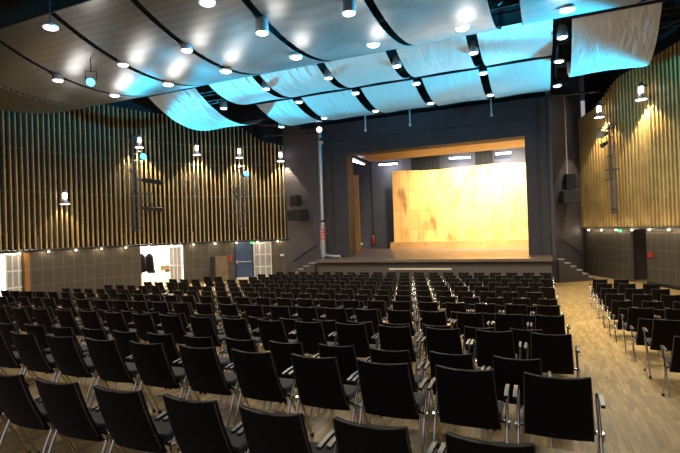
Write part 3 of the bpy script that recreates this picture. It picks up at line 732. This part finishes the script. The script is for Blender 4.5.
par('small dark spotlight under the top of the right lighting ladder', onL(p, d, k, -.35, .12, 6.15), (-2, 16, 3.0), None, .38, .11)

par('black spotlight added out of view on the right wall for the cyan wash', (5.05, 13.9, 4.2), (-2.4, 14.3, 8.9), M['cyanlens'], .4, .15)  # added outside the view as a source for the right-hand cyan washes
cy = par('small cyan lit spotlight hanging under the left metal panels', (-11.35, 5.75, 6.95), (-4, -2, 2.0), M['cyanlens'], .26, .12)
MB().cyl((0, 0, .26), (0, 0, 1.6), .015, n=6).obj('hanger', M['steel'], cy)

# ------------------------------------------------------------------ loudspeakers, duct, pole
def speaker(label, loc, sz, rz, tilt=0):
    r = thing('loudspeaker', label, 'loudspeaker', loc, rz)
    h = MB().bbox((0, 0, 0), sz, .02).obj('cabinet', M['black'], r)
    MB().box((0, -sz[1]/2-.012, 0), (sz[0]*.9, .02, sz[2]*.88)).obj('grille', M['steel'], h)
    MB().tube([(0, sz[1]/2, 0), (0, sz[1]/2+.3, 0)], .04, 6).obj('wall_bracket', M['steel'], r)
nlz = math.atan2(nl.y, nl.x)+PI/2
def onw(x, y, o): return Vector((x, y, 0))+nl*o
q = onw(-12.8, 20.56, .45); speaker('small black loudspeaker above the wide one on the left dark wall', (q.x, q.y, 4.45), (.55, .4, .6), nlz)
q = onw(-12.5, 20.45, .62); speaker('wide black loudspeaker on the dark wall left of the stage', (q.x, q.y, 3.62), (1.15, .6, .62), nlz)
nrr = nr if nr.x > 0 else -nr; nrz = math.atan2(nrr.y, nrr.x)+PI/2
q = Vector((0.58, 21.55, 0))+nrr*.45; speaker('small black loudspeaker hung on the thin pole right of the stage', (q.x, q.y, 4.6), (.5, .4, .75), nrz+.5)
q = Vector((0.34, 20.90, 0))+nrr*.6; speaker('wide black loudspeaker on the dark wall right of the stage', (q.x, q.y, 3.85), (1.1, .7, .6), nrz+.6)
q = Vector((0.54, 21.50, 0))+nrr*.4
tag(MB().cyl((q.x, q.y, 5.0), (q.x, q.y, 8.7), .03, n=8).obj('thin_pole', M['lampmetal']), 'thin grey pole holding the small right loudspeaker', 'pole')
r = thing('foil_duct', 'silver foil duct rising beside the left leg of the stage opening', 'duct', (-10.95, 19.3, 1.25))
MB().cyl((0, 0, 2.0), (0, 0, 6.9), .11, n=12).obj('upper_tube', M['silver'], r)
MB().cyl((0, 0, 0.02), (0, 0, 1.9), .15, n=12).obj('lower_sleeve', M['silver'], r)
b = MB()
for i in range(4): b.cyl((0, 0, 1.0+i*.16), (0, 0, 1.08+i*.16), .155, n=12)
b.obj('warning_band', M['red'], r, 'red bands')
b = MB(); b.tube([(0, 0, .2), (.25, -.1, .15), (.6, -.15, .1), (1.0, -.12, .09)], .09, 8); b.obj('floor_hose', M['silver'], r, 'pale hose lying on the stage')
MB().box((0, 0, 6.95), (.4, .3, .1)).obj('clamp', M['steel'], r)
par('white lit spotlight at the top of the foil duct', (-10.75, 18.9, 8.0), (-9, 14, 6.5), M['bulb'], .42, .15)
par('dark spotlight just under the lit one by the foil duct', (-10.75, 19.0, 7.4), (-8, 12, 2), M['lampmetal'], .4, .14)
for i, x in enumerate((-8.3, -6.0, -2.2)):
    tag(MB().cyl((x, 19.15, 7.75), (x, 19.15, 8.74), .035, n=6).box((x, 19.15, 7.7), (.1, .1, .1)).obj('drop_pipe', M['lampmetal']), 'short drop pipe above the stage opening, %s from the left' % ORD[i], 'pipe')

# ------------------------------------------------------------------ chairs
def chair_parts():
    P = []
    W_, T = .205, .03
    def backfn(u, v):
        s = 2*u-1; wd = (.222-.022*v); x = wd*s
        z = .378+.472*v+.016*s*s*v
        return (x, .185-.185*v-.020*math.sin(PI*v*.9)-.02*(1-s*s)+.018, z)
    b = MB(); b.slab(backfn, 8, 6, (0, T, 0)); P.append(('backrest', b, 'fabric'))
    b = MB(); pp = [backfn(0, .1+.9*k/6) for k in range(6)] + [backfn(k/8, 1) for k in range(9)] + [backfn(1, 1-.9*k/6) for k in range(1, 7)]
    b.tube([(x, y-.002, z) for x, y, z in pp], .0045, 5); P.append(('edge_rimlight', b, 'rimlight'))  # rim light along top and sides of the back, modelled as a thin tube
    b = MB()   # seat pad with rounded nose
    prof = [(.195, .455), (.195, .49), (.22, .503), (.45, .497), (.50, .487), (.515, .468), (.50, .445), (.21, .44)]
    n = len(prof); xs = [-.225, -.21, .21, .225]; vs = []
    for j, x in enumerate(xs):
        q = .985 if j in (0, 3) else 1
        vs += [(x, .3+(y-.3)*q, .47+(z-.47)*(.7 if j in (0, 3) else 1)) for y, z in prof]
    fs = [tuple(range(n-1, -1, -1)), tuple(range(3*n, 4*n))]
    for j in range(3):
        for i in range(n): fs.append((j*n+i, j*n+(i+1) % n, (j+1)*n+(i+1) % n, (j+1)*n+i))
    b.add(vs, [f[::-1] for f in fs]); P.append(('seat', b, 'seatcloth'))
    for s in (-1, 1):
        x = s*.262
        b = MB(); b.tube([(x, .05, .0), (x, .16, .28), (x, .24, .44), (x, .345, .60), (x, .36, .635), (x, .35, .656)], .0125, 8); P.append(('leg', b, 'chrome'))
        b = MB(); b.tube([(x*.985, .22, .42), (x*.985, .33, .25), (x*.985, .45, .0)], .0115, 8); P.append(('leg', b, 'chrome'))
        b = MB(); b.slab(lambda u, v: (s*.272-.013+.026*u, .385-.30*v, .652+.012*math.sin(PI*v)-.04*max(0, .12-v)/.12), 3, 10, (0, 0, .02)); P.append(('armrest', b, 'pad'))
    b = MB()
    for s in (-1, 1): b.tube([(s*.262, .23, .425), (s*.20, .24, .428), (s*.19, .27, .43)], .010, 6); b.box((s*.275, .23, .41), (.02, .05, .05))
    b.cyl((-.262, .24, .428), (.262, .24, .428), .010, n=6);
    P.append(('seat_frame', b, 'chrome'))
    return P
PARTS = chair_parts()
chair0 = thing('hall_chair', '', 'chair')
mid0 = thing('hall_chair', '', 'chair')
for nme, b, m in PARTS:
    me = b.mesh(nme, M[m]); front = False
    for root in (chair0, mid0):
        o = bpy.data.objects.new(nme, me); C.objects.link(o); o.parent = root
        if nme == 'edge_rimlight': o.parent = [c for c in root.children if c.name.startswith('backrest')][0]; o['label'] = 'thin grey line of painted rim light'
        if nme == 'leg' and root is chair0:   # black rubber foot on the end of each leg
            ends = [Vector(v) for v in b.v if v[2] < .02]; c_ = sum(ends, Vector())/len(ends)
            MB().cyl((c_.x, c_.y, 0), (c_.x, c_.y+(.012 if c_.y < .2 else -.012), .03), .017, n=8).obj('rubber_foot', M['clip'], o)
allb = MB(); order = ['fabric', 'seatcloth', 'chrome', 'pad', 'rimlight']
for nme, b, m in PARTS:
    o = len(allb.v); allb.v += b.v; allb.f += [tuple(i+o for i in f) for f in b.f]; allb.m += [order.index(m)]*len(b.f); allb.sm += b.sm
far0 = allb.obj('hall_chair', [M[k] for k in order]); tag(far0, '', 'chair')
first = {'near': True, 'mid': True, 'far': True}
def chair(i, x, label, group):
    y = i*ROW; loc = (x+random.uniform(-.008, .008), y+random.uniform(-.015, .015), level(y)); rz = random.uniform(-.02, .02)
    kind = 'far' if i >= 11 else 'near' if i <= 4 else 'mid'; src = {'far': far0, 'near': chair0, 'mid': mid0}[kind]
    if first[kind]: first[kind] = False; src.location = loc; src.rotation_euler = (0, 0, rz); src['label'] = label; src['group'] = group
    elif kind != 'far': dup(src, loc, rz, label, group)
    else:
        c = src.copy(); C.objects.link(c); c.location = loc; c.rotation_euler = (0, 0, rz); c['label'] = label; c['group'] = group
S = .60; HALF = .2
def col_x(i, c): return -S*c-(.308 if i % 2 else 0)-HALF
for i in range(-2, 15):
    rw = ORD[14-i]
    cs = {-2: [4], -1: range(0, 8), 0: range(0, 12), 1: range(0, 14), 2: range(0, 18)}.get(i, range(0, 20))
    for c in cs:
        chair(i, col_x(i, c), 'black chair, main block, %s row from stage, %s from right aisle' % (rw, ORD[c]), 'chairs of the main block')
LEFT = {3: 24, 4: 25, 5: 27, 6: 30, 7: 30, 8: 28, 9: 26, 10: 25, 11: 24, 12: 23}
for i, last in LEFT.items():
    for c in range(22, last+1):
        chair(i, col_x(i, c), 'black chair, left block, %s row from stage, %s from its right end' % (ORD[14-i], ORD[c-22]), 'chairs of the left block')
RIGHT = {3: 1, 4: 2, 5: 2, 6: 3, 7: 3, 8: 3, 9: 4, 10: 3, 11: 3, 12: 2}
for i, n in RIGHT.items():
    for c in range(n):
        chair(i, 1.16+HALF+S*.985*c, 'black chair, right block, %s row from its front, %s from the aisle' % (ORD[12-i], ORD[c]), 'chairs of the right block')
